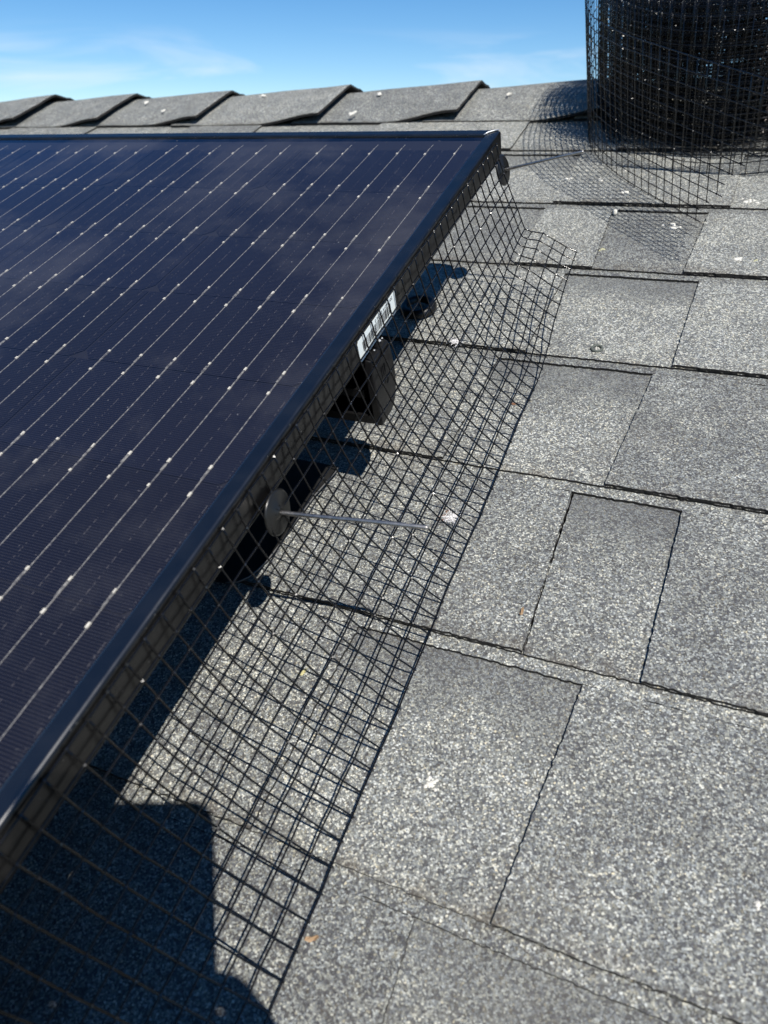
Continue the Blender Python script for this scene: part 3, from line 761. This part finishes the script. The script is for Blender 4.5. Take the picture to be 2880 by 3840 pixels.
# ------------------------------------------------------------------ droppings, lichen, scraps
def splat(name, x, y, r, m, label, cat, group, z=None, k=9, stretch=1.6, ang=0.3, h=.0005, small=1.0):
    rr = random.Random(int((x*7919+y*104729)*1000))
    z = ROOF+.0042 if z is None else z
    V, F = [], []
    for q in range(k):
        d = abs(rr.gauss(0, .42))*r; t = rr.uniform(0, 6.283)
        cx = d*math.cos(t)*stretch; cy = d*math.sin(t)
        cx, cy = cx*math.cos(ang)-cy*math.sin(ang), cx*math.sin(ang)+cy*math.cos(ang)
        rad = small*r*rr.uniform(.16, .42)*(1 if q else 1.3); n = 11; b = len(V)
        hh = h*rr.uniform(.6, 1.2)
        for j in range(n):
            tt = 6.283*j/n; rq = rad*(1+rr.uniform(-.3, .3)); V.append(Vector((cx+rq*math.cos(tt), cy+rq*math.sin(tt), -.001)))
        for j in range(n):
            v = V[b+j]; V.append(Vector((cx+(v.x-cx)*.72, cy+(v.y-cy)*.72, hh)))
        V.append(Vector((cx, cy, hh*1.15)))
        for j in range(n):
            F.append([b+j, b+(j+1) % n, b+n+(j+1) % n, b+n+j]); F.append([b+n+j, b+n+(j+1) % n, b+2*n])
    o = mesh(name, V, F, m, smooth=True, loc=(x, y, z))
    return top(o, label, cat, group)
G1 = 'bird droppings on the shingles'
def zs(x, y, raised): # top of the sheet there
    for ci, a_ in enumerate(BUTTS):
        if y >= a_:
            b_ = .470 if ci == 0 else BUTTS[ci-1]
            return ROOF - .0042*(y-a_)/(b_-a_) + (.0024 if raised else 0)
    return ROOF
splat('bird_dropping', .1228, -.4339, .0072, M_WHITE, 'large white dropping on the shingle right of the mesh strip', 'dropping', G1, zs(.12,-.4339,0), 26, 1.1, small=.55)
splat('bird_dropping', .2697, -.4397, .0045, M_WHITE, 'white dropping at the right edge of the picture, on the nearest shingles', 'dropping', G1, zs(.27,-.4397,1), 20, .8, small=.6)
splat('bird_dropping', .2202, .0930, .0052, M_WHITE, 'cream dropping beside a small yellow-green lichen spot, right of the mesh', 'dropping', G1, zs(.22,.0930,1), 10, 1.3)
splat('bird_dropping', .1600, .1545, .0085, M_WHITE, 'streaky cream dropping just in front of the trailing end of the roll', 'dropping', G1, zs(.16,.154,0), 12, 2.0, -.5)
splat('bird_dropping', .1000, .1790, .0048, M_WHITE, 'small white lump on a butt edge below the shadow of the roll', 'dropping', G1, zs(.1,.179,1), 7, 1.0, h=.0022)
splat('bird_dropping', .1030, .2185, .0055, M_WHITE, 'pale smear in the middle of the shadow of the roll', 'dropping', G1, zs(.1167,.22,1), 8, 2.2)
splat('bird_dropping', .2220, .2088, .0065, M_WHITE, 'cream dropping on the dark shingle right of the roll tail', 'dropping', G1, zs(.222,.2088,0), 8, 1.8, .2)
splat('bird_dropping', .0351, .2506, .0042, M_WHITE, 'cream dropping left of a similar one, between pin tip and roll shadow', 'dropping', G1, zs(.035,.25,1), 7, 2.0)
splat('bird_dropping', .0719, .2499, .0036, M_WHITE, 'small cream dropping under the left edge of the roll tail', 'dropping', G1, zs(.07,.25,1), 6, 1.8)
splat('bird_dropping', -.0081, .3010, .0034, M_WHITE, 'tiny white dropping just above the pin of the corner clip', 'dropping', G1, zs(-.008,.3,0), 5, 1.2)
splat('bird_dropping', .0930, .2750, .0036, M_WHITE, 'small white dropping seen through the trailing mesh of the roll', 'dropping', G1, zs(.093,.275,1), 5, 1.2)
splat('lichen_spot', .2078+.026, .0905, .0026, M_LICHEN, 'small yellow-green lichen spot right of the cream dropping', 'lichen', 'lichen spots', zs(.22,.09,1), 6, 1.3)
splat('lichen_spot', .1034, .1031, .0038, M_LICHEN, 'pale yellow lichen spot between mesh corner and roll tail', 'lichen', 'lichen spots', zs(.1034,.1031,0), 8, 1.4)
for (x, y, r_, lb) in ((-.494,.512,.0055,'third whole cap from the roll, near its upper left'), (-.294,.503,.0062,'second whole cap from the roll, near the crest'), (-.305,.430,.0068,'second whole cap from the roll, at its lower edge'),
                   (-.392,.505,.0045,'third whole cap from the roll, at its upper right'), (-.716,.497,.0060,'fifth cap from the roll, at the top of its left end'), (-.654,.455,.0050,'fifth cap from the roll, in its middle'), (-.985,.500,.0045,'cap at the far left edge'), (-.431,.482,.0040,'third whole cap from the roll, right of its middle'), (-.095,.490,.0040,'cap that the roll shades')):
    splat('bird_dropping', x, y, r_, M_WHITE, 'white dropping, '+lb, 'dropping', 'bird droppings on the ridge caps', ROOF+.0105, 6, 1.4)
# scraps
def scrap(x, y, r, m, label, z, ang):
    V, F = [], []
    rr = random.Random(int(x*1e5)); n = 9
    for s in (0, 1):
        for j in range(n):
            t = 6.283*j/n; q = r*(1+.45*math.sin(2*t+1)+rr.uniform(-.1, .1))
            V.append(Vector((q*math.cos(t)*1.3, q*math.sin(t)*.8, .0012*math.cos(t*2)+.001-s*.0004)))
    F = [list(range(n)), list(range(2*n-1, n-1, -1))]+[[i, n+i, n+(i+1) % n, (i+1) % n] for i in range(n)]
    V = [Matrix.Rotation(ang, 3, 'Z') @ v for v in V]
    o = mesh('leaf_scrap', V, F, m, loc=(x, y, z)); return top(o, label, 'leaf scrap', 'leaf scraps')
scrap(.0979, -.5164, .0019, M_LEAF, 'curled orange leaf scrap beside the outer wire at the bottom of the picture', zs(.098,-.5164,1), .4)
scrap(.0329, -.3976, .0017, M_YLEAF, 'yellow leaf scrap under the mesh below the middle clip', zs(.033,-.3976,1), .9)
scrap(.1395, -.3245, .0016, M_LEAF, 'thin tan leaf scrap wedged in the joint between two shingles', zs(.14,-.3245,1), 1.4)
scrap(.0839, -.1375, .0016, M_RUST, 'brown leaf scrap near the outer edge of the mesh', zs(.084,-.1375,0), .2)
def feather(x, y, z, r, label, rust):
    o = empty('feather_tuft', (x, y, z), label, 'feather', 'down feathers caught under the mesh')
    rr = random.Random(int(x*1e5+9)); V, F = [], []
    for k in range(70):
        a_ = rr.uniform(0, 6.283); ln = r*rr.uniform(.5, 1.2); up = rr.uniform(.05, .7)
        d = Vector((math.cos(a_), math.sin(a_)*.7, up)).normalized(); st = Vector((rr.gauss(0, r*.25), rr.gauss(0, r*.2), .0003))
        bend = Vector((rr.gauss(0, .3), rr.gauss(0, .3), -.2))*ln
        tube([st, st+d*ln*.5, st+d*ln+bend*.5], [.00022, .00016, .00005], 3, V, F)
    mesh('barbs', V, F, M_DOWN, o)
    V, F = [], []
    tube([(-r*.3, 0, .0004), (0, 0, .0014), (r*.7, r*.2, .0006)], [.0003, .0003, .0001], 5, V, F); mesh('quill', V, F, M_DOWN, o)
    if rust:
        V, F = [], []
        for k in range(26):
            blob((rr.gauss(-r*.75, r*.3), rr.gauss(-r*.1, r*.45), .0003), rr.uniform(.0003, .0009), V, F)
        mm = mesh('crumb', V, F, M_RUST, o); mm['kind'] = 'stuff'
feather(.0755, -.2630, zs(.0755,-.263,1), .0075, 'white feather tuft with brown crumbs under the mesh near the pin tip', True)
feather(.0157, -.0728, zs(.0157,-.0728,1), .0075, 'grey white fluffy down tuft on the butt edge under the mesh', False)
feather(-.0063, -.0788, zs(-.0063,-.0788,0), .0048, 'small white down tuft at the edge of the panel shadow', True)
# small rubber ring
V, F = [], []
tube([(.0040*math.cos(t*math.pi/12), .0040*math.sin(t*math.pi/12), .0008) for t in range(25)], .0011, 7, V, F, cap=False)
wsh = mesh('rubber_washer', V, F, M_RUBBER, smooth=True, loc=(.1292, -.0591, zs(.1292,-.0591,0))); top(wsh, 'small grey rubber washer lying on a shingle right of the mesh', 'washer')
V, F = [], []
for q in range(9): blob((random.gauss(0, .0012), random.gauss(0, .0012), .0006), .0006, V, F)
mesh('lime_crumb', V, F, M_WHITE, wsh)

# ------------------------------------------------------------------ the photographer: phone, hand and body behind the camera, seen by their shadow
def cp(a, b, c): return CAM + CX*a + CY*b + CF*c
M_PHONE = simple('phone glass and metal', (.03, .03, .035), .25)
ph = bpy.data.objects.new('phone', None); COL.objects.link(ph); ph.empty_display_size = .02
pm = Matrix(((CX.x, CY.x, CF.x), (CX.y, CY.y, CF.y), (CX.z, CY.z, CF.z))).to_4x4()
ph.matrix_world = RW @ Matrix.Translation(CAM) @ pm
top(ph, 'dark phone held up by the photographer, casting the square shadow corner', 'phone')
def rrect(x0, x1, y0, y1, r, z0, z1, n=6):
    P = []
    for (cx, cy, a0) in ((x1-r, y1-r, 0), (x0+r, y1-r, 90), (x0+r, y0+r, 180), (x1-r, y0+r, 270)):
        for k in range(n+1):
            t = math.radians(a0+90*k/n); P.append((cx+r*math.cos(t), cy+r*math.sin(t)))
    m_ = len(P); V = [Vector((*p, z0)) for p in P]+[Vector((*p, z1)) for p in P]
    return V, [list(range(m_))[::-1], list(range(m_, 2*m_))]+[[i, (i+1) % m_, m_+(i+1) % m_, m_+i] for i in range(m_)]
V, F = rrect(-.058, .011, -.038, .102, .012, -.0150, -.0072); mesh('phone_body', V, F, M_PHONE, ph)
V, F = rrect(-.056, .009, -.036, .100, .010, -.0154, -.0149); mesh('screen', V, F, M_INK, ph)
V, F = rrect(-.024, .009, -.034, .010, .008, -.0072, -.0050); mesh('camera_bump', V, F, M_PHONE, ph)

def person():
    sk = []   # (point, radius, parent index)
    def add(p, r, par): sk.append((Vector(p), r, par)); return len(sk)-1
    pel = add((.46, -1.28, .075), .125, None)
    sp = add((.43, -1.17, .190), .120, pel); chest = add((.39, -1.06, .295), .125, sp)
    neck = add((.345, -.965, .395), .050, chest); hb = add((.330, -.925, .435), .060, neck); hd = add((.312, -.885, .480), .085, hb); ht = add((.320, -.885, .555), .062, hd)
    # right arm to the phone
    rs = add((.51, -1.03, .285), .052, chest); re = add((.445, -.845, .085), .040, rs); rw = add(cp(.082, .140, -.055), .026, re)
    pk = add(cp(.045, .095, -.030), .030, rw)
    for (a0, b0, a1, b1) in ((.030,.062,.004,.050), (.032,.074,.000,.066), (.034,.086,-.001,.082), (.036,.098,.004,.097)):
        k = add(cp(a0-.006, b0, -.004), .0085, pk); k = add(cp(a1+.012, b1, -.002), .0078, k); add(cp(a1-.006, b1, -.003), .0068, k)
    k = add(cp(.024, .070, -.026), .0100, pk); k = add(cp(.006, .052, -.024), .0088, k); add(cp(-.010, .044, -.022), .0075, k)
    # left arm and hand steadying the phone from its left side
    ls = add((.265, -1.07, .300), .052, chest); le = add((.165, -.945, .045), .040, ls); lw = add(cp(-.105, .135, -.055), .026, le)
    lp = add(cp(-.082, .085, -.032), .031, lw)
    for (a0, b0, a1, b1) in ((-.078,.040,-.056,.018), (-.074,.056,-.051,.040), (-.076,.072,-.050,.060), (-.078,.088,-.054,.080)):
        k = add(cp(a0, b0, -.010), .0090, lp); k = add(cp((a0+a1)/2, (b0+b1)/2, -.003), .0080, k); add(cp(a1, b1, -.0035), .0068, k)
    k = add(cp(-.084, .060, -.014), .0150, lp); k = add(cp(-.078, .032, -.008), .0150, k); k = add(cp(-.068, .016, -.006), .0135, k); add(cp(-.062, .000, -.006), .0110, k)  # extra thick finger added to close a bright gap in the hand's shadow
    k = add(cp(-.070, .050, -.030), .0100, lp); k = add(cp(-.058, .024, -.026), .0088, k); add(cp(-.046, .010, -.022), .0075, k)
    # legs, kneeling
    for sgn, kx in ((1, .56), (-1, .27)):
        hip = add((.46+sgn*.085, -1.25, .050), .095, pel); kn = add((kx, -.955, -.055), .060, hip); an = add((kx+.02, -1.33, -.085), .042, kn); add((kx+.03, -1.46, -.100), .034, an)
    me = bpy.data.meshes.new('person_skin'); me.from_pydata([tuple(s[0]) for s in sk], [(s[2], i) for i, s in enumerate(sk) if s[2] is not None], [])
    ob = bpy.data.objects.new('person_skin', me); COL.objects.link(ob)
    md = ob.modifiers.new('skin', 'SKIN'); md.use_smooth_shade = True
    for i, s in enumerate(sk):
        sv = me.skin_vertices[0].data[i]; sv.radius = (s[1], s[1]); sv.use_root = (i == 0)
    ob.modifiers.new('sub', 'SUBSURF').levels = 2
    dg = bpy.context.evaluated_depsgraph_get(); dg.update()
    nm = bpy.data.meshes.new_from_object(ob.evaluated_get(dg)); bpy.data.objects.remove(ob, do_unlink=True)
    msk = simple('skin', (.45, .27, .19), .55); msh = simple('work shirt', (.06, .07, .09), .9, var=.2, scale=60, bump=.4); mtr = simple('work trousers', (.05, .048, .045), .9, var=.2, scale=60, bump=.4)
    nm.materials.clear()
    for q in (msk, msh, mtr): nm.materials.append(q)
    hand = cp(.04, .09, -.03); lh = cp(-.08, .08, -.03)
    for p in nm.polygons:
        c = p.center
        if c.z > .405 or (c-hand).length < .085 or (c-lh).length < .085: p.material_index = 0
        elif c.y < -1.20 and c.z < .12 or (c.z < .02 and (c-hand).length > .3): p.material_index = 2
        else: p.material_index = 1
        p.use_smooth = True
    nm.name = 'person'
    o = bpy.data.objects.new('person', nm); COL.objects.link(o); o.matrix_world = RW.copy()
    top(o, 'person in dark work clothes kneeling on the roof, holding up a phone', 'person')
    # head: hair cap, eyes, nose, ears, mouth
    hc = Vector((.316, -.885, .505)); fw = Vector((-.25, .78, -.35)).normalized(); rt = fw.cross(Vector((0, .365, .93))).normalized(); up_ = rt.cross(fw)
    def ell(c, rx, ry, rz, n=16, m_=10, cut=None):
        V, F = [], []
        for i in range(m_+1):
            ph_ = math.pi*i/m_
            for j in range(n):
                t = 2*math.pi*j/n
                V.append(c + rt*(rx*math.sin(ph_)*math.cos(t)) + fw*(ry*math.sin(ph_)*math.sin(t)) + up_*(rz*math.cos(ph_)))
        for i in range(m_):
            for j in range(n): F.append([i*n+j, i*n+(j+1) % n, (i+1)*n+(j+1) % n, (i+1)*n+j])
        return V, F
    V, F = ell(hc + up_*.026 - fw*.018, .083, .098, .078); mesh('hair', V, F, simple('brown hair', (.04, .025, .015), .6, var=.3, scale=300, bump=.5), o, smooth=True)
    for s_ in (-1, 1):
        V, F = ell(hc + fw*.080 + rt*.031*s_ - up_*.004, .011, .008, .007, 10, 6); mesh('eye', V, F, M_INK, o, smooth=True)
        V, F = ell(hc + rt*.084*s_ - up_*.010, .008, .020, .030, 10, 6); mesh('ear', V, F, msk, o, smooth=True)
    V, F = ell(hc + fw*.093 - up_*.026, .013, .017, .022, 10, 6); mesh('nose', V, F, msk, o, smooth=True)
    V, F = ell(hc + fw*.078 - up_*.055, .024, .008, .007, 10, 6); mesh('mouth', V, F, simple('lips', (.35, .13, .11), .5), o, smooth=True)
person()
